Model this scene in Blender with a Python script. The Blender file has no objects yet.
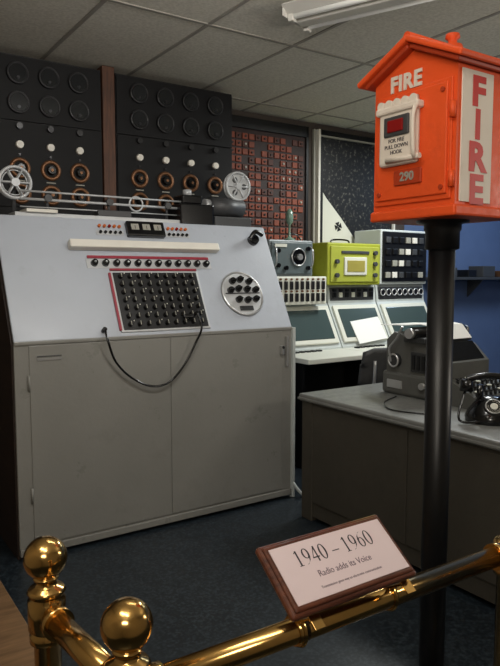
import bpy, bmesh, math, random
from mathutils import Vector, Matrix
random.seed(4)
TH=math.radians(34)
M=Matrix.Translation((-1.18,3.31,0))@Matrix.Rotation(TH,4,'Z')
sc=bpy.context.scene
try:
    sc.view_settings.view_transform='Standard'
except Exception as e: print(e)

def lin(c):
    r=[]
    for x in c:
        x=x/255.0
        r.append(x/12.92 if x<=0.04045 else ((x+0.055)/1.055)**2.4)
    return (r[0],r[1],r[2],1.0)
def mat(name,c,rough=0.5,metal=0.0,var=0.12,scale=6.0,bump=0.0,bscale=80,coat=0.0,emit=None,es=0.0,spec=.5,wear=0.0,wcol=(60,55,50)):
    m=bpy.data.materials.new(name); m.use_nodes=True
    nt=m.node_tree; b=nt.nodes['Principled BSDF']
    tc=nt.nodes.new('ShaderNodeTexCoord')
    n=nt.nodes.new('ShaderNodeTexNoise'); n.inputs['Scale'].default_value=scale; n.inputs['Detail'].default_value=5
    nt.links.new(tc.outputs['Object'],n.inputs['Vector'])
    mx=nt.nodes.new('ShaderNodeMix'); mx.data_type='RGBA'
    L=lin(c)
    mx.inputs[6].default_value=(L[0]*(1-var),L[1]*(1-var),L[2]*(1-var),1)
    mx.inputs[7].default_value=(min(1,L[0]*(1+var)),min(1,L[1]*(1+var)),min(1,L[2]*(1+var)),1)
    nt.links.new(n.outputs['Fac'],mx.inputs[0])
    out=mx.outputs[2]
    if wear>0:
        n3=nt.nodes.new('ShaderNodeTexNoise'); n3.inputs['Scale'].default_value=scale*2.3; n3.inputs['Detail'].default_value=12; n3.inputs['Roughness'].default_value=.72
        nt.links.new(tc.outputs['Object'],n3.inputs['Vector'])
        mr=nt.nodes.new('ShaderNodeMapRange'); mr.inputs['From Min'].default_value=.56; mr.inputs['From Max'].default_value=.74
        mr.inputs['To Max'].default_value=wear
        nt.links.new(n3.outputs['Fac'],mr.inputs['Value'])
        m2=nt.nodes.new('ShaderNodeMix'); m2.data_type='RGBA'
        nt.links.new(mr.outputs[0],m2.inputs[0]); nt.links.new(out,m2.inputs[6]); m2.inputs[7].default_value=lin(wcol)
        out=m2.outputs[2]
        mr2=nt.nodes.new('ShaderNodeMapRange'); mr2.inputs['To Min'].default_value=max(.05,rough-.12); mr2.inputs['To Max'].default_value=rough+.16
        mr2.inputs['From Min'].default_value=.3; mr2.inputs['From Max'].default_value=.7
        nt.links.new(n3.outputs['Fac'],mr2.inputs['Value']); nt.links.new(mr2.outputs[0],b.inputs['Roughness'])
    nt.links.new(out,b.inputs['Base Color'])
    b.inputs['Roughness'].default_value=rough; b.inputs['Metallic'].default_value=metal
    b.inputs['Coat Weight'].default_value=coat; b.inputs['Specular IOR Level'].default_value=spec
    if bump>0:
        n2=nt.nodes.new('ShaderNodeTexNoise'); n2.inputs['Scale'].default_value=bscale
        nt.links.new(tc.outputs['Object'],n2.inputs['Vector'])
        bp=nt.nodes.new('ShaderNodeBump'); bp.inputs['Strength'].default_value=bump; bp.inputs['Distance'].default_value=0.01
        nt.links.new(n2.outputs['Fac'],bp.inputs['Height']); nt.links.new(bp.outputs['Normal'],b.inputs['Normal'])
    if emit:
        b.inputs['Emission Color'].default_value=lin(emit); b.inputs['Emission Strength'].default_value=es
    return m
def speckle(name,c1,c2,scale,lo,hi,rough=0.5):
    m=bpy.data.materials.new(name); m.use_nodes=True
    nt=m.node_tree; b=nt.nodes['Principled BSDF']
    tc=nt.nodes.new('ShaderNodeTexCoord'); n=nt.nodes.new('ShaderNodeTexNoise')
    n.inputs['Scale'].default_value=scale; n.inputs['Detail'].default_value=6
    r=nt.nodes.new('ShaderNodeValToRGB')
    r.color_ramp.elements[0].position=lo; r.color_ramp.elements[0].color=lin(c1)
    r.color_ramp.elements[1].position=hi; r.color_ramp.elements[1].color=lin(c2)
    nt.links.new(tc.outputs['Object'],n.inputs['Vector']); nt.links.new(n.outputs['Fac'],r.inputs['Fac'])
    nt.links.new(r.outputs['Color'],b.inputs['Base Color']); b.inputs['Roughness'].default_value=rough
    return m
def wood(name,c1,c2,rough=0.35,scale=(3,30,30),coat=0.3):
    m=bpy.data.materials.new(name); m.use_nodes=True
    nt=m.node_tree; b=nt.nodes['Principled BSDF']
    tc=nt.nodes.new('ShaderNodeTexCoord'); mp=nt.nodes.new('ShaderNodeMapping'); mp.inputs['Scale'].default_value=scale
    n=nt.nodes.new('ShaderNodeTexNoise'); n.inputs['Scale'].default_value=2.0; n.inputs['Detail'].default_value=8
    r=nt.nodes.new('ShaderNodeValToRGB')
    r.color_ramp.elements[0].position=.3; r.color_ramp.elements[0].color=lin(c1)
    r.color_ramp.elements[1].position=.7; r.color_ramp.elements[1].color=lin(c2)
    nt.links.new(tc.outputs['Object'],mp.inputs['Vector']); nt.links.new(mp.outputs[0],n.inputs['Vector'])
    nt.links.new(n.outputs['Fac'],r.inputs['Fac']); nt.links.new(r.outputs['Color'],b.inputs['Base Color'])
    b.inputs['Roughness'].default_value=rough; b.inputs['Coat Weight'].default_value=coat
    return m

GREY=mat('grey_paint',(174,180,190),.36,0,.08,3,.05,60,wear=.18,wcol=(120,120,120))
GREY_SHADE=mat('grey_paint_shaded',(132,131,126),.34,0,.16,1.8,.06,50,wear=.28,wcol=(90,86,80))  # same console paint, darkened to put the lower front's shade into the colour
DGREY=mat('dark_grey',(62,63,65),.45)
BLACK=mat('black_paint',(12,12,14),.4)
RACK=mat('rack_black_panel',(15,15,17),.6,0,.35,4,spec=.25)
GLOSSB=mat('black_bakelite',(11,11,13),.2,0,.1,coat=.2)
GLASSD=mat('meter_glass',(24,27,30),.15,0,.3,3,coat=.4)
DIAL_SHADE=mat('dial_body_and_shade',(12,12,13),.5,spec=.3)  # dial bodies, and the dark sheet painting shade below the CRT desks
SCREEN=mat('crt_glass',(62,76,76),.15,0,.1,2,coat=.6)
BRONZE=mat('bronze_ring',(122,86,60),.42,.6)
WHITE=mat('white_knob',(222,218,208),.4)
SILV=mat('silver_disc',(186,188,190),.4,.2,.15,20)
CREAM=mat('cream_enamel',(206,206,194),.4,0,.05)
DIMC=mat('dim_cream',(150,148,138),.5)
UNIT=mat('pale_grey_enamel',(186,192,190),.4,0,.05)
LIME=mat('lime_green_paint',(146,152,38),.5,0,.1,wear=.25,wcol=(90,92,40))
STEEL=mat('brushed_steel',(200,200,200),.3,.8)
BRASS=mat('polished_brass',(214,172,104),.17,1.0,.06,8)
FIRE=mat('orange_red_paint',(222,82,34),.48,0,.12,4,.14,45,wear=.35,wcol=(150,52,24),spec=.35)
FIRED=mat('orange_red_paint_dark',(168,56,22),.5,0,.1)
REDT=mat('red_letter',(186,44,38),.5)
LABW=mat('white_label',(216,206,194),.55,0,.05,wear=.25,wcol=(170,140,115))
REDB=mat('red_strip',(150,44,60),.4)
LAMPO=mat('orange_lamp',(190,96,40),.3)
LAMPR=mat('red_lens',(130,20,20),.25)
WOODP=wood('dark_wood',(58,26,18),(108,58,38),.3,(6,40,40),.5)
POST=wood('brown_wood',(60,36,24),(98,62,42),.6,(30,30,3),0)
PLAT=wood('tan_wood',(104,78,52),(138,106,74),.5,(3,20,20),.1)
DESK=mat('desk_taupe',(62,58,50),.55,0,.2,3,wear=.4,wcol=(38,36,32))
DTOP=mat('desk_linoleum_top',(112,113,110),.38,0,.14,5,wear=.25,wcol=(80,78,72))
PAPER=mat('paper',(230,230,226),.7,0,.02)
SIGNW=mat('sign_face',(222,204,208),.35,0,.02)
INK=mat('ink',(46,40,48),.6)
INKL=mat('ink_light',(118,102,112),.6)
CEIL=speckle('ceiling_tile',(198,194,183),(218,214,203),60,.35,.65,.9)
TBAR=mat('ceiling_grid_bar',(150,146,138),.6)
FLOOR=speckle('floor_speckled_tile',(20,27,33),(58,68,75),75,.45,.80,.36)
WALL=mat('wall_grey_brown',(70,62,56),.8,0,.1)
WALLC=mat('wall_cream_paint',(180,170,152),.8,0,.05)
WALLB=mat('wall_blue_paint',(88,108,146),.7,0,.1)
GRID=mat('orange_cells',(126,60,38),.6,0,.5,14)
GRID2=mat('brown_cells',(78,40,30),.6,0,.3,14)
GRIDB=mat('board_brown',(42,24,20),.6)
MAPM=speckle('star_chart',(9,9,10),(120,117,108),34,.54,.82,.5)
ORNG=mat('tube_faint_glow',(225,225,220),.3,emit=(255,250,240),es=.1)  # switched-off tube with slight glow added so it looks pale
FIXW=mat('fixture_white',(190,187,180),.5)
LAMPON=mat('lamp_diffuser',(240,240,235),.5,emit=(255,252,245),es=6)
CHAIRM=mat('chair_vinyl',(58,58,58),.5,0,.3,30)
GREENG=mat('green_glass',(110,135,120),.15,coat=.5)
RINGD=mat('dark_ring',(46,46,48),.3,.3)
ENDP=wood('end_panel_brown',(34,24,20),(52,38,30),.6,(3,3,20),0)

V=Vector
class B:
    def __init__(s,name): s.name=name; s.bm=bmesh.new(); s.mats=[]
    def mi(s,m):
        if m not in s.mats: s.mats.append(m)
        return s.mats.index(m)
    def merge(s,t,m,mtx=None,smooth=None):
        i=s.mi(m); vm={}
        for v in t.verts:
            vm[v]=s.bm.verts.new(mtx@v.co if mtx else v.co)
        for f in t.faces:
            try: nf=s.bm.faces.new([vm[v] for v in f.verts])
            except ValueError: continue
            nf.material_index=i; nf.smooth=f.smooth if smooth is None else smooth
        t.free()
    def obox(s,c,ax,ay,az,size,m,bev=0.0,seg=2):
        t=bmesh.new(); bmesh.ops.create_cube(t,size=1)
        for v in t.verts: v.co=V((v.co.x*size[0],v.co.y*size[1],v.co.z*size[2]))
        if bev>0:
            bmesh.ops.bevel(t,geom=list(t.edges),offset=min(bev,min(size)*.45),segments=seg,profile=.5,affect='EDGES')
        mt=Matrix((V(ax).normalized(),V(ay).normalized(),V(az).normalized())).transposed().to_4x4()
        s.merge(t,m,Matrix.Translation(V(c))@mt)
    def box(s,a,b,m,bev=0.0):
        a=V(a);b=V(b); c=(a+b)/2; z=[abs(b[i]-a[i]) for i in range(3)]
        s.obox(c,(1,0,0),(0,1,0),(0,0,1),z,m,bev)
    def cyl(s,p,q,r,m,seg=24,r2=None,bev=0.0):
        p=V(p);q=V(q);d=q-p;L=d.length
        t=bmesh.new()
        bmesh.ops.create_cone(t,cap_ends=True,segments=seg,radius1=r,radius2=r if r2 is None else r2,depth=L)
        for f in t.faces: f.smooth=len(f.verts)==4
        rot=V((0,0,1)).rotation_difference(d.normalized()).to_matrix().to_4x4()
        s.merge(t,m,Matrix.Translation((p+q)/2)@rot)
    def sph(s,c,r,m,sc=(1,1,1),seg=28):
        t=bmesh.new(); bmesh.ops.create_uvsphere(t,u_segments=seg,v_segments=seg//2,radius=r)
        s.merge(t,m,Matrix.Translation(V(c))@Matrix.Diagonal((*sc,1)),True)
    def lathe(s,c,axis,prof,m,seg=28):
        t=bmesh.new(); rings=[]
        for r,h in prof:
            rings.append([t.verts.new((max(r,1e-4)*math.cos(2*math.pi*i/seg),max(r,1e-4)*math.sin(2*math.pi*i/seg),h)) for i in range(seg)])
        for a,b in zip(rings,rings[1:]):
            for i in range(seg):
                f=t.faces.new((a[i],a[(i+1)%seg],b[(i+1)%seg],b[i])); f.smooth=True
        rot=V((0,0,1)).rotation_difference(V(axis).normalized()).to_matrix().to_4x4()
        s.merge(t,m,Matrix.Translation(V(c))@rot)
    def torus(s,c,axis,R,r,m,seg=28,ms=8):
        s.lathe(c,axis,[(R+r*math.cos(2*math.pi*j/ms),r*math.sin(2*math.pi*j/ms)) for j in range(ms+1)],m,seg)
    def prism(s,prof,s0,s1,m,axis='s'):
        t=bmesh.new()
        if axis=='s': f=lambda p,e:(e,p[0],p[1])
        elif axis=='w': f=lambda p,e:(p[0],e,p[1])
        else: f=lambda p,e:(p[0],p[1],e)
        a=[t.verts.new(f(p,s0)) for p in prof]; b=[t.verts.new(f(p,s1)) for p in prof]
        t.faces.new(a); t.faces.new(list(reversed(b)))
        n=len(prof)
        for i in range(n): t.faces.new((a[i],b[i],b[(i+1)%n],a[(i+1)%n]))
        bmesh.ops.recalc_face_normals(t,faces=list(t.faces))
        s.merge(t,m)
    def tube(s,pts,r,m,seg=10,sub=6):
        P=[V(p) for p in pts]
        if sub>1 and len(P)>2:
            Q=[]
            for i in range(len(P)-1):
                p0=P[max(i-1,0)];p1=P[i];p2=P[i+1];p3=P[min(i+2,len(P)-1)]
                for k in range(sub):
                    u=k/sub
                    Q.append(.5*((2*p1)+(p2-p0)*u+(2*p0-5*p1+4*p2-p3)*u*u+(3*p1-p0-3*p2+p3)*u**3))
            Q.append(P[-1]);P=Q
        t=bmesh.new(); rings=[]; up=V((.13,.21,.97))
        for i,p in enumerate(P):
            d=(P[min(i+1,len(P)-1)]-P[max(i-1,0)]).normalized()
            x=d.cross(up); 
            if x.length<.05: x=d.cross(V((1,0,0)))
            x.normalize(); y=d.cross(x)
            rings.append([t.verts.new(p+x*(r*math.cos(2*math.pi*k/seg))+y*(r*math.sin(2*math.pi*k/seg))) for k in range(seg)])
        for a,b in zip(rings,rings[1:]):
            for i in range(seg):
                f=t.faces.new((a[i],a[(i+1)%seg],b[(i+1)%seg],b[i])); f.smooth=True
        t.faces.new(rings[0]); t.faces.new(rings[-1])
        bmesh.ops.recalc_face_normals(t,faces=list(t.faces))
        s.merge(t,m)
    def stroke(s,pts,ws,c,xa,ya,m,closed=False,lift=0.0):
        xa=V(xa).normalized();ya=V(ya).normalized();za=xa.cross(ya);c=V(c)
        t=bmesh.new();A=[];Bv=[]
        for (x,y),(ox,oy) in zip(pts,ws):
            A.append(t.verts.new(c+xa*(x+ox)+ya*(y+oy)+za*lift)); Bv.append(t.verts.new(c+xa*(x-ox)+ya*(y-oy)+za*lift))
        n=len(pts); rng=range(n if closed else n-1)
        for i in rng:
            j=(i+1)%n
            f=t.faces.new((A[i],Bv[i],Bv[j],A[j]))
        for f in t.faces:
            f.normal_update()
            if f.normal.dot(za)<0: f.normal_flip()
        s.merge(t,m)
    def text(s,txt,c,xa,ya,size,m,ext=.001,sx=1.0,bold=0.0,spacing=1.0):
        cu=bpy.data.curves.new('txt','FONT'); cu.body=txt; cu.size=size; cu.extrude=ext; cu.align_x='CENTER'; cu.align_y='CENTER'
        cu.offset=bold; cu.space_character=spacing; cu.resolution_u=3
        o=bpy.data.objects.new('txt',cu); sc.collection.objects.link(o)
        bpy.context.view_layer.update()
        dg=bpy.context.evaluated_depsgraph_get()
        me=o.evaluated_get(dg).to_mesh()
        t=bmesh.new(); t.from_mesh(me)
        o.evaluated_get(dg).to_mesh_clear()
        bpy.data.objects.remove(o); bpy.data.curves.remove(cu)
        xa=V(xa).normalized();ya=V(ya).normalized();za=xa.cross(ya)
        mt=Matrix((xa,ya,za)).transposed().to_4x4()
        s.merge(t,m,Matrix.Translation(V(c))@mt@Matrix.Diagonal((sx,1,1,1)),False)
    def done(s):
        bm=s.bm
        xs=[v.co.x for v in bm.verts];ys=[v.co.y for v in bm.verts];zs=[v.co.z for v in bm.verts]
        o=V(((min(xs)+max(xs))/2,(min(ys)+max(ys))/2,min(zs)))
        for v in bm.verts: v.co-=o
        me=bpy.data.meshes.new(s.name); bm.to_mesh(me); bm.free()
        for m in s.mats: me.materials.append(m)
        ob=bpy.data.objects.new(s.name,me); sc.collection.objects.link(ob)
        ob.matrix_world=M@Matrix.Translation(o)
        return ob

# ---------------- room ----------------
S0,S1,W0,W1,HC=-2.2,6.5,-4.6,1.42,2.92
b=B('floor'); b.box((S0-.1,W0-.1,-.1),(S1+.1,W1+.1,0),FLOOR); b.done()
b=B('ceiling'); b.box((S0-.1,W0-.1,HC),(S1+.1,W1+.1,HC+.1),CEIL)
x=1.067-.61*5
while x<S1:
    if x>S0: b.box((x-.012,W0,HC-.004),(x+.012,W1,HC+.002),TBAR)
    x+=.61
y=1.42-.61*.5
while y>W0:
    b.box((S0,y-.012,HC-.005),(S1,y+.012,HC+.002),TBAR); y-=1.22
b.done()
b=B('wall_back'); b.box((S0-.1,W1,0),(4.35,W1+.1,HC),WALL); b.box((4.35,W1,0),(S1+.1,W1+.1,HC),WALLB); b.done()
b=B('wall_left'); b.box((S0-.1,W0,0),(S0,W1,HC),WALLC); b.done()
b=B('wall_right'); b.box((S1,W0,0),(S1+.1,W1,HC),WALLB); b.done()
b=B('wall_front'); b.box((S0-.1,W0-.1,0),(S1+.1,W0,HC),WALLC); b.done()
b=B('wooden_platform'); b.box((-1.9,-1.85,0),(-.19,-.02,.035),PLAT,.004); b.done()

# ---------------- control console ----------------
RW,RH,FZ=.33,.67,1.155
Lh=math.hypot(RW,RH); N=V((0,-RH/Lh,RW/Lh)); UP=V((0,RW/Lh,RH/Lh))
def SL(s,t,h=0): return V((s,RW*t,FZ+RH*t))+N*h
b=B('control_console')
C0,CW=-.035,1.755
b.prism([(.02,0.05),(.02,FZ-.01),(RW+.02,FZ+RH-.01),(.62,FZ+RH-.01),(.62,.05)],C0+.012,CW-.01,GREY)
b.prism([(.05,0),(.05,.06),(.6,.06),(.6,0)],C0+.02,CW-.02,DGREY)
b.obox(SL((C0+CW)/2,.5,.0),(1,0,0),UP,N,(CW-C0,Lh,.012),GREY,.005)
b.box((C0,RW,FZ+RH-.012),(CW,.63,FZ+RH+.006),GREY,.004)
b.box((C0,0,.06),(CW,.02,FZ-.006),GREY_SHADE,.003)
b.box((.04,-.006,.07),(.852,0,FZ-.02),GREY_SHADE,.004)
b.box((.858,-.006,.07),(CW-.08,0,FZ-.02),GREY_SHADE,.004)
b.box((C0,-.009,FZ-.016),(CW,.0,FZ+.004),GREY_SHADE,.006)
b.box((C0,-.014,0.02),(CW,.02,.06),GREY_SHADE,.004)
b.prism([(0.02,0),(0.02,FZ-.01),(.03+RW,FZ+RH-.02),(.62,FZ+RH-.02),(.62,0)],C0-.008,C0+.012,ENDP)
b.box((.08,-.0105,1.055),(.21,-.004,1.068),STEEL)
b.box((.08,-.011,1.075),(.21,-.004,1.079),DGREY)
b.box((CW-.10,-.03,.98),(CW-.078,-.005,1.04),STEEL,.004)
b.box((CW-.055,-.026,.9),(CW-.042,-.005,1.1),STEEL,.004)
b.sph((CW-.088,-.032,1.03),.01,BLACK)
for z in (.3,.9):
    b.cyl((.035,-.008,z),(.035,-.008,z+.08),.006,GREY_SHADE,10)
b.box((CW+.0,-.02,.0),(CW+.022,.02,FZ),UNIT,.003)
b.tube([(CW+.011,-.01,.1),(CW+.05,-.05,.03),(CW+.09,-.09,.0)],.011,UNIT)
b.obox(SL(.83,.755,.03),(1,0,0),UP,N,(.98,.05,.05),WHITE,.006)
b.obox(SL(.84,.665,.008),(1,0,0),UP,N,(.80,.016,.012),REDB)
b.obox(SL(.84,.61,.006),(1,0,0),UP,N,(.82,.06,.008),SILV)
for i in range(12):
    s=.475+i*.067
    b.cyl(SL(s,.61,.01),SL(s,.61,.035),.022,GLOSSB,18,.017)
    b.sph(SL(s,.61,.036),.007,STEEL,seg=10)
b.obox(SL(.845,.285,.006),(1,0,0),UP,N,(.58,.385,.02),SILV,.005)
b.obox(SL(.845,.285,.014),(1,0,0),UP,N,(.55,.36,.016),BLACK,.004)
for r in range(7):
    for c in range(9):
        s=.61+c*.058; t=.085+r*.067
        b.cyl(SL(s,t,.02),SL(s,t,.045),.015,GLOSSB,12,.012)
        b.obox(SL(s,t,.047),(1,0,0),UP,N,(.004,.024,.004),DIMC)
        if (c+r)%3==0:
            b.sph(SL(s+.029,t+.03,.024),.004,WHITE,seg=8)
b.obox(SL(.553,.285,.012),(1,0,0),UP,N,(.014,.36,.01),REDB)
b.obox(SL(.845,.555,.012),(1,0,0),UP,N,(.57,.012,.01),REDB)
b.obox(SL(.84,.915,.02),(1,0,0),UP,N,(.25,.1,.04),GLOSSB,.008)
for s in (.765,.84,.915):
    b.obox(SL(s,.925,.041),(1,0,0),UP,N,(.05,.04,.004),DIMC,.003)
    b.obox(SL(s,.92,.044),(.8,.0,0),UP,N,(.003,.025,.002),BLACK)
for sx in (.55,1.0):
    for i in range(5):
        for j in range(2):
            b.cyl(SL(sx+i*.031,.885+j*.055,.005),SL(sx+i*.031,.885+j*.055,.022),.009,(LAMPO if (i+j)%3 else LAMPR) if j else GLOSSB,12)
    b.obox(SL(sx+.062,.885,.006),(1,0,0),UP,N,(.17,.03,.006),SILV)
b.cyl(SL(1.43,.33,.004),SL(1.43,.33,.016),.155,SILV,40)
b.torus(SL(1.43,.33,.016),N,.15,.007,STEEL,40)
def disc(x,y): return SL(1.43,.33,.016)+V((1,0,0))*x+UP*y
for (x,y) in [(-.06,.085),(0,.095),(.065,.08),(-.09,.02),(-.03,.03),(.035,.025),(.1,.02),(-.045,-.045),(.02,-.05),(.085,-.045)]:
    q=disc(x,y); b.cyl(q,q+N*.028,.023,GLOSSB,16,.019)
    b.obox(q+N*.032,(1,.0,0),UP,N,(.034,.011,.012),GLOSSB,.002)
b.obox(disc(0,-.105)+N*.004,(1,0,0),UP,N,(.1,.03,.008),BLACK,.002)
b.obox(disc(0,.0)+N*.004,(1,0,0),UP,N,(.26,.006,.006),DGREY)
b.cyl(SL(1.63,.86,.0),SL(1.63,.86,.04),.04,GLOSSB,20,.035)
b.tube([SL(1.58,.84,.05),SL(1.62,.9,.075),SL(1.68,.88,.06)],.015,GLOSSB)
b.cyl(SL(.45,.05,0),SL(.45,.05,.04),.013,GLOSSB,12)
b.cyl(SL(1.02,.13,.03),SL(1.02,.13,.09),.01,GLOSSB,12)
b.obox(SL(.98,.12,.05),(1,0,0),UP,N,(.07,.022,.022),GLOSSB,.004)
b.tube([SL(.45,.05,.04),(.45,-.06,1.14),(.50,-.045,1.02),(.60,-.04,.92),(.72,-.04,.865),(.83,-.04,.88),(.93,-.045,.98),(1.0,-.05,1.1),(1.03,-.07,1.19),SL(1.02,.13,.09)],.0065,GLOSSB)
b.done()

# ---------------- tape transport on console ----------------
ZT=FZ+RH+.006
b=B('film_tape_transport')
b.box((.1,.42,ZT),(1.2,.56,ZT+.03),SILV,.004)
b.box((.16,.40,ZT+.03),(.34,.55,ZT+.05),WHITE,.003)
for (s,z,r) in [(.12,2.03,.088),(1.64,2.12,.095)]:
    b.torus((s,.47,z),(0,1,0),r,.009,SILV,32)
    b.torus((s,.50,z),(0,1,0),r,.008,SILV,32)
    b.torus((s,.485,z),(0,1,0),r*.8,.004,SILV,32)
    b.cyl((s,.455,z),(s,.515,z),.024,SILV,20)
    for k in range(6):
        a=k*math.pi/3
        for w in (.47,.50):
            b.cyl((s,w,z),(s+r*math.cos(a),w,z+r*math.sin(a)),.006,SILV,8)
b.cyl((1.64,.475,2.12),(1.64,.495,2.12),.088,SILV,32)
for a in (0,2.1,4.2): b.cyl((1.64+.05*math.cos(a),.476,2.12+.05*math.sin(a)),(1.64+.05*math.cos(a),.47,2.12+.05*math.sin(a)),.02,DGREY,16)
b.cyl((.12,.52,1.84),(.12,.52,2.03),.012,DGREY)
b.cyl((.12,.5,2.03),(.12,.54,2.03),.012,DGREY)
for z,r in ((1.985,.006),(1.94,.008),(1.895,.004)):
    b.cyl((.14,.46,z),(1.2,.46,z),r,SILV,10)
for s in (.3,.68,1.08):
    b.cyl((s,.47,ZT+.02),(s,.47,1.99),.008,DGREY,10)
    b.cyl((s,.44,1.95),(s,.48,1.95),.022,DGREY,14)
b.box((.6,.44,ZT+.03),(.82,.52,ZT+.07),DGREY,.005)
b.torus((.86,.46,1.95),(0,1,0),.045,.006,SILV,24)
b.box((1.15,.40,ZT),(1.4,.6,ZT+.14),GLOSSB,.01)
b.box((1.18,.43,ZT+.14),(1.33,.57,ZT+.2),GLOSSB,.01)
b.cyl((1.25,.5,ZT+.2),(1.25,.5,ZT+.24),.03,SILV)
b.box((1.42,.42,ZT),(1.72,.6,ZT+.07),DGREY,.008)
b.cyl((1.42,.5,ZT+.14),(1.68,.5,ZT+.14),.065,DGREY,24)
b.cyl((1.64,.53,ZT+.1),(1.64,.53,2.12),.02,DGREY)
b.cyl((1.64,.5,2.12),(1.64,.545,2.12),.015,DGREY)
b.cyl((1.38,.5,ZT+.15),(1.42,.5,ZT+.15),.04,SILV)
b.done()

# ---------------- racks ----------------
RWf=.9
def rack(s0,cols):
    b=B('instrument_rack')
    s1=s0+.945
    b.box((s0,RWf+.01,0),(s1,1.36,2.88),BLACK)
    for z0,z1 in ((.3,1.1),(1.11,1.6),(1.61,1.93),(1.935,2.47),(2.475,2.87)):
        b.box((s0+.004,RWf-.004,z0),(s1-.004,RWf+.012,z1),RACK,.003)
    n=V((0,-1,0))
    for c in cols:
        for z in (2.765,2.585):
            b.cyl((c,RWf,z),(c,RWf-.02,z),.068,DIAL_SHADE,28)
            b.torus((c,RWf-.02,z),n,.062,.006,RINGD,28)
            b.cyl((c,RWf-.02,z),(c,RWf-.024,z),.052,GLASSD,24)
            b.cyl((c,RWf-.02,z-.03),(c,RWf-.035,z-.03),.01,RINGD,10)
        b.cyl((c,RWf,2.325),(c,RWf-.03,2.325),.027,WHITE,18,.022)
        b.cyl((c,RWf,2.44),(c,RWf-.03,2.44),.02,RINGD,14)
        b.cyl((c,RWf,2.265),(c,RWf-.012,2.265),.008,RINGD,10)
        for z in (2.18,2.02):
            b.torus((c,RWf-.008,z),n,.054,.013,BRONZE,28)
            b.cyl((c,RWf,z),(c,RWf-.035,z),.03,GLOSSB,20,.024)
            b.cyl((c,RWf-.035,z),(c,RWf-.04,z),.01,BRONZE,10)
        for z in (1.8,1.45):
            b.cyl((c,RWf,z),(c,RWf-.03,z),.03,DIAL_SHADE,20)
        b.box((c-.03,RWf-.008,2.097),(c+.03,RWf-.003,2.104),DIMC)
    return b.done()
rack(-.13,[.065,.262,.458,.652])
rack(.92,[1.085,1.289,1.495,1.705])
b=B('wooden_post'); b.box((.825,.9,0),(.912,1.0,2.915),POST,.004); b.done()

# ---------------- wall boards ----------------
b=B('component_display_board')
a0,a1,z0,z1=2.0,2.99,1.45,2.86
b.box((a0,1.37,z0),(a1,1.415,z1),GRIDB)
for p,q in (((a0,1.35,z0),(a0+.03,1.4,z1)),((a1-.03,1.35,z0),(a1,1.4,z1)),((a0,1.35,z1-.10),(a1,1.4,z1)),((a0,1.35,z0),(a1,1.4,z0+.04))):
    b.box(p,q,BLACK,.005)
for r in range(18):
    for c in range(13):
        if random.random()<.12: continue
        s=a0+.06+c*.068; z=z0+.10+r*.066
        m=GRID if random.random()<.7 else GRID2
        b.box((s,1.358,z),(s+.055,1.372,z+.05),m,.003)
        if random.random()<.7: b.cyl((s+.028,1.358,z+.025),(s+.028,1.348,z+.025),.01,GRIDB if random.random()<.8 else DIMC,8)
b.done()
b=B('framed_chart')
a0,a1,z0,z1=3.13,4.15,1.45,2.86
b.box((a0,1.39,z0),(a1,1.415,z1),MAPM)
b.box((a0-.05,1.385,z0),(a0-.03,1.415,z1),DIMC,.003)
b.box((a0-.012,1.36,z0),(a0+.012,1.41,z1),WHITE,.003)
b.box((a1-.02,1.36,z0),(a1,1.41,z1),WHITE,.003)
b.box((a0,1.37,z1-.05),(a1,1.41,z1),BLACK,.004)
b.box((a0,1.365,z1-.065),(a1,1.4,z1-.05),DIMC)
b.box((a0,1.37,z0),(a0+.05,1.392,z1),BLACK)
pr=[(a0+.05,1.5),(a0+.05,2.30),(a0+.10,2.24),(a0+.30,2.05),(a0+.46,1.88),(a0+.56,1.72),(a0+.56,1.5)]
b.prism(pr,1.386,1.391,CREAM,'w')
cc=V((a0+.26,1.384,1.97))
for k in range(4):
    a=k*math.pi/2+.3; d=V((math.cos(a),0,math.sin(a))); e=V((-math.sin(a),0,math.cos(a)))
    t=bmesh.new(); vs=[t.verts.new(cc+d*.004-e*.005),t.verts.new(cc+d*.042-e*.028),t.verts.new(cc+d*.042+e*.028),t.verts.new(cc+d*.004+e*.005)]
    t.faces.new(vs); b.merge(t,BLACK)
b.done()

# ---------------- CRT consoles ----------------
def crt_unit(s0,s1,top,kind):
    b=B('crt_console')
    prof=[(.8,0),(.8,.88),(1.0,1.25),(1.02,top),(1.38,top),(1.38,0)] if top>1.26 else [(.8,0),(.8,.88),(1.0,1.25),(1.38,1.25),(1.38,0)]
    b.prism(prof,s0+.004,s1-.004,UNIT)
    n=V((0,-.88,.475)); up=V((0,.475,.88))
    c=V(((s0+s1)/2,.9,1.065))
    w=(s1-s0)
    b.obox(c+n*.012,(1,0,0),up,n,(w-.05,.36,.024),CREAM,.015,3)
    b.obox(c+n*.02,(1,0,0),up,n,(w-.13,.28,.02),SCREEN,.03,4)
    if kind>0:
        b.box((s0+.03,1.0,1.27),(s1-.03,1.025,top-.02),DGREY,.004)
        k=int(w/.075)
        for i in range(k):
            s=s0+.07+i*(w-.14)/(k-1)
            if kind==1: b.box((s-.018,.985,1.30),(s+.018,1.0,1.345),CREAM if i%2 else BLACK,.003); b.box((s-.018,.985,1.355),(s+.018,1.0,1.375),BLACK)
            else: b.cyl((s,1.0,1.34),(s,.98,1.34),.034,BLACK,20); b.torus((s,.98,1.34),(0,-1,0),.03,.005,STEEL,20)
    b.box((s0,.36,.825),(s1,.82,.865),CREAM,.006)
    b.box((s0,.785,0),(s1,.80,.825),DIAL_SHADE)  # dark sheet over the lower front, painting in the shade under the desk
    b.box((s0+.01,.45,0),(s0+.035,.8,.825),DIAL_SHADE)
    for i in range(6):
        b.box((s0+.1+i*.06,.72,.865),(s0+.14+i*.06,.76,.878),BLACK,.003)
    return b.done()
crt_unit(2.2,2.93,1.25,0)
crt_unit(2.935,3.53,1.41,1)
crt_unit(3.535,4.2,1.41,2)
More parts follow.
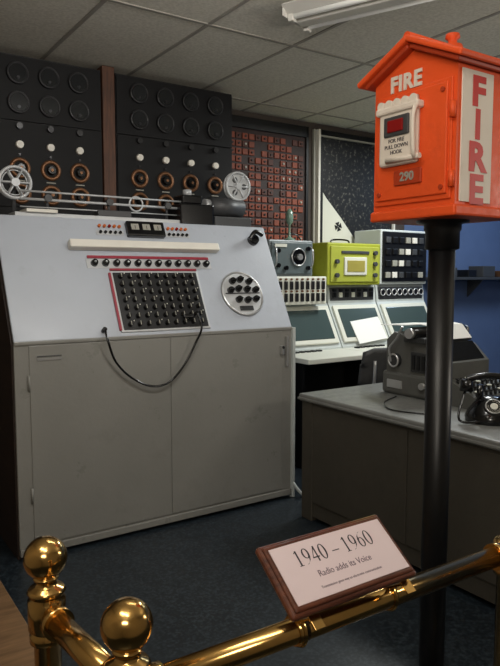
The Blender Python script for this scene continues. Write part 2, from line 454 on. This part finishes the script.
b=B('paper_sheets')
nn=V((0,-.88,.475)); uu=V((0,.475,.88))
b.obox(V((3.28,.862,.99))+nn*.036,V((1,0,0))+uu*.1,uu-V((1,0,0))*.1,(V((1,0,0))+uu*.1).cross(uu-V((1,0,0))*.1),(.36,.22,.005),PAPER)
b.done()
b=B('key_switch_box')
b.box((2.24,.86,1.252),(2.80,1.25,1.49),CREAM,.01)
for r in range(2):
    for i in range(9):
        s=2.285+i*.057
        b.box((s,.845,1.28+r*.1),(s+.03,.862,1.35+r*.1),BLACK,.004)
        b.cyl((s+.015,.86,1.366+r*.1),(s+.015,.845,1.366+r*.1),.009,BRONZE,8)
b.done()
b=B('radio_receiver')
b.box((2.2,.88,1.492),(2.66,1.25,1.79),mat('hammered_grey',(108,116,118),.4),.012)
b.box((2.22,.868,1.51),(2.64,.882,1.77),mat('panel_grey',(86,96,98),.4),.005)
b.cyl((2.49,.87,1.65),(2.49,.855,1.65),.07,GLOSSB,28); b.torus((2.49,.857,1.65),(0,-1,0),.07,.006,STEEL)
b.cyl((2.49,.855,1.65),(2.49,.83,1.65),.025,STEEL,20)
for s,z in ((2.28,1.7),(2.28,1.58),(2.36,1.56),(2.59,1.56),(2.59,1.72)): b.cyl((s,.87,z),(s,.845,z),.018,GLOSSB,14)
b.box((2.25,.86,1.73),(2.37,.87,1.755),CREAM)
for s in (2.24,2.62): b.tube([(s,.87,1.56),(s,.83,1.6),(s,.83,1.7),(s,.87,1.74)],.006,STEEL)
b.done()
b=B('desk_microphone')
b.lathe((2.5,1.0,1.792),(0,0,1),[(0,0),(.05,0),(.05,.012),(.02,.025),(.01,.04),(.009,.13),(.02,.14),(.03,.16),(.034,.2),(.028,.24),(.012,.265),(0,.27)],GREENG,20)
b.tube([(2.5,1.0,1.86),(2.56,.98,1.84),(2.6,.97,1.8)],.006,GLOSSB)
b.done()
b=B('signal_generator')
b.box((2.84,.9,1.412),(3.48,1.3,1.785),LIME,.012)
b.box((2.87,.888,1.44),(3.45,.902,1.755),mat('lime_panel',(156,162,60),.45),.006)
b.box((3.02,.875,1.5),(3.29,.892,1.66),CREAM,.006); b.box((3.05,.87,1.53),(3.26,.88,1.63),mat('dial_window',(150,140,70),.3),.003)
b.box((2.99,.878,1.69),(3.32,.89,1.715),DGREY,.003)
for s,z in ((2.93,1.5),(2.93,1.62),(3.39,1.5),(3.39,1.6),(3.39,1.7)): b.cyl((s,.89,z),(s,.86,z),.02,DGREY,14)
b.tube([(3.05,1.1,1.785),(3.07,1.1,1.82),(3.25,1.1,1.82),(3.27,1.1,1.785)],.008,GLOSSB)
b.done()
b=B('equipment_cabinet')
b.box((3.56,.98,1.412),(4.2,1.34,1.93),UNIT,.01)
b.box((3.58,.965,1.44),(4.18,.985,1.91),BLACK,.004)
for r in range(4):
    for i in range(6):
        s=3.64+i*.09; z=1.5+r*.11
        m=[DIMC,BLACK,WHITE,BLACK,DGREY][(r*3+i*2)%5]
        b.box((s-.03,.95,z-.025),(s+.03,.967,z+.03),m,.004)
b.done()

b=B('wall_shelf')
b.box((4.6,1.15,1.45),(6.3,1.41,1.48),DGREY,.003)
for s in (4.75,5.4,6.1): b.prism([(1.41,1.25),(1.41,1.45),(1.2,1.45)],s,s+.02,DGREY)
x=4.7
while x<6.1:
    w=random.uniform(.1,.25);h=random.uniform(.05,.14)
    b.box((x,1.18,1.48),(x+w,1.38,1.48+h),random.choice([BLACK,DGREY,BRONZE,DGREY]),.006)
    x+=w+random.uniform(.02,.2)
b.done()

# ---------------- chair ----------------
b=B('office_chair')
cx,cw=2.52,-.03
b.box((cx-.22,cw-.02,.43),(cx+.22,cw+.36,.50),CHAIRM,.03)
# curved padded back (single shell)
t=bmesh.new(); NA,NZ=16,8; R=.36
def backpt(i,j,off):
    a=-.62+1.24*i/NA; zz=.70+.29*j/NZ
    edge=min(1,min(i,NA-i)/2.0)*min(1,min(j,NZ-j)/1.5); 
    rr=R+off*(.35+.65*edge)
    lean=.05*(zz-.70)/.29
    zz2=zz-(0.03*(1-min(1,min(i,NA-i)/3.0)))*(1 if j>NZ/2 else -1)
    return V((cx+rr*math.sin(a),cw+.27-rr*math.cos(a)-lean,zz2))
outer=[[t.verts.new(backpt(i,j,.022)) for j in range(NZ+1)] for i in range(NA+1)]
inner=[[t.verts.new(backpt(i,j,-.022)) for j in range(NZ+1)] for i in range(NA+1)]
for i in range(NA):
    for j in range(NZ):
        t.faces.new((outer[i][j],outer[i+1][j],outer[i+1][j+1],outer[i][j+1]))
        t.faces.new((inner[i][j+1],inner[i+1][j+1],inner[i+1][j],inner[i][j]))
for i in range(NA):
    t.faces.new((outer[i][NZ],outer[i+1][NZ],inner[i+1][NZ],inner[i][NZ])); t.faces.new((inner[i][0],inner[i+1][0],outer[i+1][0],outer[i][0]))
for j in range(NZ):
    t.faces.new((outer[0][j+1],inner[0][j+1],inner[0][j],outer[0][j])); t.faces.new((outer[NA][j],inner[NA][j],inner[NA][j+1],outer[NA][j+1]))
bmesh.ops.recalc_face_normals(t,faces=list(t.faces))
b.merge(t,CHAIRM,None,True)
for s in (-.14,.14):
    b.tube([(cx+s,cw+.30,.44),(cx+s,cw+.02,.44),(cx+s,cw-.07,.50),(cx+s,cw-.11,.64),(cx+s,cw-.125,.90)],.012,STEEL)
b.cyl((cx,cw+.17,.12),(cx,cw+.17,.43),.025,STEEL)
for k in range(5):
    a=k*2*math.pi/5+.3
    e=V((cx+.25*math.cos(a),cw+.17+.25*math.sin(a),.07))
    b.tube([(cx,cw+.17,.14),(cx+.12*math.cos(a),cw+.17+.12*math.sin(a),.12),e],.016,STEEL)
    b.cyl(e+V((-.012,0,-.042)),e+V((.012,0,-.042)),.028,BLACK,16)
b.done()

# ---------------- desk ----------------
b=B('steel_desk')
d0,d1,e0,e1,dz=1.584,2.42,-2.05,-.332,.78
b.box((d0-.015,e0-.015,dz-.045),(d1+.015,e1+.015,dz),DTOP,.01)
b.box((d0-.02,e0-.02,dz-.038),(d1+.02,e1+.02,dz-.022),DTOP,.004)
b.box((d0+.01,e0+.01,.03),(d1-.01,e1-.01,dz-.045),DESK)
for a,c in ((e1-.10,e1),(e0,e0+.1)):
    b.box((d0,a,.0),(d0+.05,c,dz-.045),DESK,.006)
b.box((d0+.002,e0+.1,.12),(d0+.012,-1.19,dz-.06),DESK,.004)
b.box((d0+.002,-1.18,.12),(d0+.012,e1-.1,dz-.06),DESK,.004)
for s in (d0+.05,d1-.05):
    for w in (e0+.06,e1-.06): b.box((s-.03,w-.03,0),(s+.03,w+.03,.1),BLACK,.004)
b.tube([(1.96,-.75,dz+.005),(1.8,-.82,dz+.005),(1.69,-.93,dz+.005),(1.66,-1.04,dz+.005),(1.74,-1.2,dz+.005)],.004,GLOSSB)
b.done()

# ---------------- teletype ----------------
TT=mat('teletype_grey',(84,84,80),.45,0,.15,wear=.3,wcol=(40,38,36))
TTD=mat('teletype_dark',(46,47,48),.4,0,.15)
b=B('teletype_machine')
t0,t1=2.02,2.40
b.box((t0,-1.10,dz+.001),(t1,-.57,dz+.14),TT,.02)
b.prism([(-1.07,dz+.13),(-1.07,dz+.23),(-.97,dz+.32),(-.66,dz+.38),(-.60,dz+.33),(-.60,dz+.13)],t0+.012,t1-.012,TT)
b.prism([(-1.05,dz+.23),(-.97,dz+.32),(-.97,dz+.335),(-1.06,dz+.24)],t0+.04,t1-.04,GLOSSB)
b.prism([(-1.27,dz+.001),(-1.27,dz+.06),(-1.09,dz+.14),(-1.09,dz+.001)],t0+.0,t1-.0,TT)
for r in range(4):
    for i in range(9):
        s=t0+.03+i*.04; w=-1.245+r*.042; z=dz+.07+r*.0175
        b.cyl((s,w,z),(s,w,z+.025),.008,BLACK,8); b.cyl((s,w,z+.025),(s,w,z+.031),.014,CREAM if (i+r)%5==0 else GLOSSB,12)
b.cyl((t0-.04,-.84,dz+.385),(t1+.04,-.84,dz+.385),.035,GLOSSB,20)
for e in (t0-.065,t1+.04): b.cyl((e,-.84,dz+.385),(e+.025,-.84,dz+.385),.03,STEEL,20)
b.box((t0-.02,-.92,dz+.33),(t1+.02,-.76,dz+.36),TTD,.004)
b.box((t0+.002,-1.03,dz+.155),(t0+.014,-.80,dz+.27),TTD,.004)
for i in range(6):
    b.box((t0-.004,-1.015+i*.036,dz+.17),(t0+.006,-.995+i*.036,dz+.255),BLACK)
b.box((t0-.006,-.74,dz+.04),(t0+.01,-.62,dz+.09),STEEL,.003)
b.cyl((t0-.02,-.9,dz+.08),(t0+.01,-.9,dz+.08),.02,STEEL,16)
b.tube([(t0-.01,-.66,dz+.2),(t0-.03,-.66,dz+.28),(t0-.03,-.72,dz+.35),(t0-.03,-.76,dz+.42)],.007,STEEL)
b.cyl((t0+.015,-.68,dz+.21),(t0-.015,-.68,dz+.21),.042,TTD,20); b.torus((t0-.015,-.68,dz+.21),(1,0,0),.037,.006,STEEL,20)
pts=[(-.95,dz+.35),(-.88,dz+.425),(-.82,dz+.432),(-.7,dz+.42),(-.5,dz+.41)]
for p,q in zip(pts,pts[1:]):
    dd=V((0,q[0]-p[0],q[1]-p[1])); 
    b.obox(V(((t0+t1)/2+.02,(p[0]+q[0])/2,(p[1]+q[1])/2)),(1,0,0),dd,V((1,0,0)).cross(dd),(.30,dd.length+.003,.004),PAPER)
b.done()

# ---------------- telephone ----------------
b=B('rotary_telephone')
ps,pw=1.885,-1.45; K=1.05
prof=[(0,0),(.115*K,0),(.118*K,.02*K),(.105*K,.05*K),(.075*K,.09*K),(.05*K,.115*K),(0,.118*K)]
b.lathe((ps,pw,dz+.001),(0,0,1),prof,GLOSSB,32)
n=V((-.5,-.5,.7)).normalized()
c=V((ps,pw,dz))+V((-.05,-.05,.075))*K
b.cyl(c,c+n*.015,.046,GLOSSB,28); b.torus(c+n*.016,n,.039,.003,STEEL,28); b.cyl(c+n*.01,c+n*.018,.018,CREAM,20)
ux=n.cross(V((0,0,1))).normalized(); uy=n.cross(ux)
for k in range(10):
    a=k*2*math.pi/12; b.torus(c+n*.018+ux*.031*math.cos(a)+uy*.031*math.sin(a),n,.0055,.0013,DIMC,10,5)
h=V((.7,-.7,0)); hc=V((ps,pw,dz+.19))
for k in (-1,1):
    b.cyl((hc.x+h.x*.055*k,hc.y+h.y*.055*k,dz+.09),(hc.x+h.x*.055*k,hc.y+h.y*.055*k,dz+.18),.015,GLOSSB,12)
    e=hc+h*(.12*k)
    b.cyl(e+V((0,0,-.042)),e+V((0,0,.014)),.034,GLOSSB,24,.026)
b.tube([hc+h*-.12+V((0,0,.014)),hc+h*-.065+V((0,0,.03)),hc+V((0,0,.036)),hc+h*.065+V((0,0,.03)),hc+h*.12+V((0,0,.014))],.016,GLOSSB,14)
b.tube([hc+h*-.125+V((0,0,-.04)),(ps-.17,pw+.06,dz+.04),(ps-.18,pw+.02,dz+.012),(ps-.11,pw-.03,dz+.015)],.006,GLOSSB)
b.done()

# ---------------- fire alarm box ----------------
b=B('fire_alarm_call_box')
f0,f1,g0,g1=.453,.69,-2.342,-2.064
zb,ze,zp=1.648,2.035,2.088
gm=(g0+g1)/2
px,py=(f0+f1)/2-.008,-2.216
b.prism([(g0,zb+.012),(g0,ze),(gm,zp),(g1,ze),(g1,zb+.012)],f0,f1,FIRE)
b.box((f0-.008,g0-.008,zb),(f1+.01,g1+.008,zb+.028),FIRE,.006)
for sg,ge in ((-1,g0),(1,g1)):
    p=V((0,gm,zp+.018)); q=V((0,ge+sg*.034,ze-.010)); d=q-p
    nrm=V((1,0,0)).cross(d).normalized()
    if nrm.z<0: nrm=-nrm
    cc=(p+q)/2+V(((f0+f1)/2-.005,0,0))
    dd=d if V((1,0,0)).cross(d).z>0 else -d
    b.obox(cc,(1,0,0),dd,V((1,0,0)).cross(dd),(f1-f0+.065,d.length+.006,.016),FIRE,.005)
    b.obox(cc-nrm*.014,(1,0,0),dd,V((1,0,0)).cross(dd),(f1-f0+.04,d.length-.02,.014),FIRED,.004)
b.cyl((f0-.032,gm,zp+.022),(f1+.025,gm,zp+.022),.012,FIRE,14)
b.lathe((f1-.09,gm,zp+.02),(0,0,1),[(.03,0),(.026,.012),(.012,.018),(.012,.026),(.02,.032),(.018,.042),(0,.048)],FIRE,20)
X,Y=V((0,-1,0)),V((0,0,1))
ft=1.975
b.box((f0-.006,g0+.010,zb+.042),(f0,g1-.010,ft+.01),FIRE,.003)
b.box((f0-.012,g0+.02,zb+.055),(f0-.005,g1-.02,ft),FIRE,.004)
for z in (zb+.09,ft-.07): b.cyl((f0-.008,g0+.006,z-.02),(f0-.008,g0+.006,z+.02),.008,FIRE,12)
b.text('FIRE',(f0-.003,gm+.026,2.006),X,Y,.056,LABW,.0015,.98,.0022,1.1)
hc=gm+.030
b.box((f0-.03,hc-.066,1.79),(f0-.01,hc+.066,1.935),LABW,.012)
b.box((f0-.038,hc-.077,1.925),(f0-.01,hc+.072,1.945),LABW,.006)
for i in range(5): b.cyl((f0-.034,hc-.056+i*.028,1.95),(f0-.02,hc-.056+i*.028,1.95),.012,LABW,14)
b.box((f0-.036,hc-.045,1.865),(f0-.028,hc+.042,1.917),DGREY,.004)
b.box((f0-.04,hc-.028,1.875),(f0-.034,hc+.026,1.907),LAMPR,.004)
b.text('FOR FIRE',(f0-.031,hc,1.854),X,Y,.014,INK,.0006)
b.text('PULL DOWN',(f0-.031,hc,1.839),X,Y,.014,INK,.0006)
b.text('HOOK',(f0-.031,hc,1.824),X,Y,.014,INK,.0006)
b.cyl((f0-.035,hc+.03,1.803),(f0-.035,hc-.085,1.803),.007,LABW,12)
b.tube([(f0-.035,hc-.07,1.93),(f0-.05,hc-.074,1.9),(f0-.05,hc-.076,1.82),(f0-.036,hc-.07,1.80)],.006,LABW)
b.box((f0-.018,hc-.075,1.738),(f0-.01,hc+.02,1.778),FIRED,.003)
b.text('290',(f0-.0195,hc-.028,1.758),X,Y,.032,DIMC,.001,1,.0008)
for w in (g0+.033,g1-.033):
    for z in (zb+.072,ft-.018): b.cyl((f0-.017,w,z),(f0-.01,w,z),.006,FIRED,10)
b.box((f0+.014,g0-.004,zb+.035),(f0+.135,g0,ze-.03),LABW,.001)
for i,ch in enumerate('FIRE'):
    b.text(ch,(f0+.075,g0-.005,1.952-i*.080),(1,0,0),(0,0,1),.098,REDT,.0006,1.15 if ch!='I' else 1.0,.004)
b.box((f1-.04,g0-.008,zb+.1),(f1-.02,g0,zb+.2),FIRE,.004)
b.cyl((px,py,0),(px,py,zb),.036,BLACK,32)
b.lathe((px,py,1.568),(0,0,1),[(.036,0),(.046,.004),(.046,.05),(.05,.055),(.05,.07),(.07,.075),(.07,.082)],BLACK,32)
b.lathe((px,py,0),(0,0,1),[(0,0),(.15,0),(.15,.02),(.06,.04),(.05,.1),(.036,.11)],BLACK,32)
b.done()

# ---------------- brass railing ----------------
b=B('brass_railing')
posts=[(-.553,-2.28),(-.522,-2.568),(.364,-2.585)]
PR=[(0,0),(.11,0),(.11,.015),(.05,.03),(.03,.05),(.024,.06),(.024,.845),(.031,.848),(.031,.862),(.027,.866),(.027,.868),(.033,.872),(.033,.925),(.028,.93)]
PE=[(.03,.934),(.034,.940),(.03,.946),(.02,.95),(.016,.957),(.022,.962),(.022,.966),(.012,.97)]
for k,(s,w) in enumerate(posts):
    if k<2:
        b.sph((s,w,1.0),.038,BRASS,seg=40); b.lathe((s,w,0),(0,0,1),PR+PE,BRASS,36)
    else: b.lathe((s,w,0),(0,0,1),PR[:-2]+[(.033,.92),(.028,.925),(0,.927)],BRASS,36)
z=.897
b.cyl((posts[0][0],posts[0][1],z),(posts[1][0],posts[1][1],z),.021,BRASS,32)
b.cyl((posts[1][0],posts[1][1],z),(posts[2][0],posts[2][1],z),.021,BRASS,32)
def coll(p,q,t0):
    p=V((*p,z));q=V((*q,z));d=(q-p).normalized()
    b.cyl(p+d*t0,p+d*(t0+.018),.028,BRASS,32)
coll(posts[0],posts[1],.035);coll(posts[1],posts[0],.035);coll(posts[1],posts[2],.035);coll(posts[2],posts[1],.035)
b.done()

# ---------------- plaque ----------------
b=B('exhibit_plaque')
p0=V((-.126,-2.625,.947)); up=V((0,.107,.080)).normalized(); nn=V((1,0,0)).cross(up); XX=V((1,0,0))
W,H=.286,.134
c=p0+up*(H/2)+nn*.008
b.obox(c,(1,0,0),up,nn,(W,H,.014),WOODP,.006,3)
b.obox(c+nn*.007,(1,0,0),up,nn,(W-.014,H-.014,.01),WOODP,.004,3)
b.obox(c+nn*.0125,(1,0,0),up,nn,(W-.030,H-.030,.002),SIGNW)
f=c+nn*.0138
def ell(cx,cy,rx,ry,wx,wy,a0=0,a1=360,n=28):
    P=[];Wd=[]
    for i in range(n+1):
        a=math.radians(a0+(a1-a0)*i/n)
        P.append((cx+rx*math.cos(a),cy+ry*math.sin(a))); Wd.append((wx*math.cos(a),wy*math.sin(a)))
    return P,Wd
def glyph(ch,ox,sc_):
    out=[]
    if ch=='0': out.append(ell(.27,.5,.20,.47,.06,.025))
    if ch in '96':
        P,Wd=ell(.27,.67,.185,.30,.055,.025)
        Q=[(.455,.67),(.44,.45),(.36,.22),(.22,.06),(.08,.0)]; QW=[(.055,0),(.055,.01),(.045,.02),(.02,.025),(.008,.015)]
        if ch=='6':
            fl=lambda L:[(.54-x,1-y) for x,y in L]
            P,Q=fl(P),fl(Q)
        out+= [(P,Wd),(Q,QW)]
    if ch=='1':
        out.append(([(.27,0),(.27,.98)],[(.055,0),(.055,0)])); out.append(([(.12,.02),(.42,.02)],[(0,.022),(0,.022)])); out.append(([(.1,.83),(.27,.93)],[(0,.015),(0,.05)]))
    if ch=='4':
        out.append(([(.37,0),(.37,.98)],[(.052,0),(.052,0)])); out.append(([(.02,.28),(.52,.28)],[(0,.038),(0,.038)])); out.append(([(.04,.29),(.36,.96)],[(.028,0),(.028,0)])); 
    if ch=='-': out.append(([(.0,.34),(.54,.34)],[(0,.028),(0,.028)]))
    for k,(P,Wd) in enumerate(out):
        b.stroke([(ox+x*sc_,y*sc_) for x,y in P],[(x*sc_,y*sc_) for x,y in Wd],f+up*.008,XX,up,INK,lift=.0001*k)
gs=.030; adv=.60*gs; tx='1940 - 1960'; tot=sum(.3*gs if q==' ' else adv for q in tx); ox=-tot/2
for ch in tx:
    if ch!=' ': glyph(ch,ox,gs)
    ox+=.3*gs if ch==' ' else adv
b.text('Radio adds its Voice',f-up*.013,(1,0,0),up,.0165,INKL,.0003,.9)
b.text('Transmission gives way to electronic communication',f-up*.036,(1,0,0),up,.0068,INKL,.0002,.95)
for s in (-.215,-.0):
    b.torus((s,-2.572,z),(1,0,0),.026,.0045,BRASS,24,6)
    b.cyl((s-.011,-2.573,z),(s+.011,-2.573,z),.0245,BRASS,28)
    b.obox(V((s,-2.600,.928)),(1,0,0),V((0,-.035,.022)),V((1,0,0)).cross(V((0,-.035,.022))),(.022,.045,.005),BRASS,.001)
    b.obox(V((s,-2.615,.942)),(1,0,0),up,nn,(.022,.05,.004),BRASS,.001)
b.done()

# ---------------- ceiling fixtures ----------------
def fixture(c,ang,L,tubes,name='fluorescent_ceiling_light'):
    b=B(name)
    ax=V((math.cos(ang),math.sin(ang),0)); ay=V((-math.sin(ang),math.cos(ang),0)); c=V(c); az=V((0,0,1))
    b.obox(c+az*-.012,ax,ay,az,(L,.30,.024),FIXW,.003)
    b.obox(c+az*-.045,ax,ay,az,(L-.02,.09,.05),FIXW,.01)
    for k in (-1,1):
        tilt=ay*k*.06+az*.03
        b.obox(c+ay*(k*.135)+az*-.03,ax,tilt,ax.cross(tilt),(L,.07,.004),FIXW)
        p=c+ay*(k*.085)+az*-.05
        b.cyl(p-ax*(L/2-.03),p+ax*(L/2-.03),.018,tubes,16)
        for e in (-1,1):
            b.obox(p+ax*e*(L/2-.02),ax,ay,az,(.03,.045,.06),FIXW,.004)
    for e in (-1,1): b.obox(c+ax*e*(L/2)+az*-.035,ax,ay,az,(.008,.30,.06),FIXW,.002)
    b.done()
fixture((1.61,-1.09,HC-.006),math.radians(-67),1.22,ORNG)
fixture((3.35,.0,HC-.006),math.radians(90),.9,LAMPON)
fixture((.6,-1.7,HC-.006),0,1.2,LAMPON)
fixture((-1.0,-3.0,HC-.006),0,1.2,LAMPON)

def area(name,loc,size,sy,power,col=(1,1,1),target=None):
    l=bpy.data.lights.new(name,'AREA'); l.shape='RECTANGLE'; l.size=size; l.size_y=sy; l.energy=power; l.color=col
    o=bpy.data.objects.new(name,l); sc.collection.objects.link(o)
    p=M@V(loc); o.location=p
    t=M@V(target) if target else p-V((0,0,1))
    o.rotation_euler=(t-p).to_track_quat('-Z','Y').to_euler()
    return o
area('lamp_console',(.6,-1.7,2.82),1.2,.3,30,(1,.97,.92),(.9,.1,1.6))
area('lamp_back_row',(3.35,.0,2.82),.3,.9,48,(.97,1,.97))
area('lamp_visitor_side',(-1.0,-3.0,2.82),1.2,.3,15,(1,.92,.80),(.5,-2,1.2))
area('lamp_blue_room',(5.4,.2,2.8),.6,.6,20,(.6,.78,1))
area('ceiling_fill_near',(-1.2,-3.6,1.9),.5,.5,20,(1,.92,.80),(-.4,-2.4,2.92))  # added fill aimed up to brighten the ceiling, no real lamp here
area('ceiling_fill_right',(2.6,-3.4,1.9),.5,.5,20,(1,.92,.80),(2.0,-1.8,2.92))  # second added ceiling fill, out of view, not a fitting of the room
w=bpy.data.worlds.new('world'); sc.world=w; w.use_nodes=True
w.node_tree.nodes['Background'].inputs[0].default_value=(.5,.5,.55,1); w.node_tree.nodes['Background'].inputs[1].default_value=.1

cam=bpy.data.cameras.new('camera'); co=bpy.data.objects.new('camera',cam); sc.collection.objects.link(co)
co.location=(0,0,1.5); co.rotation_euler=(math.radians(90-5.1),0,0)
cam.sensor_fit='VERTICAL'; cam.sensor_height=36; cam.lens=35; cam.clip_start=.02
sc.camera=co
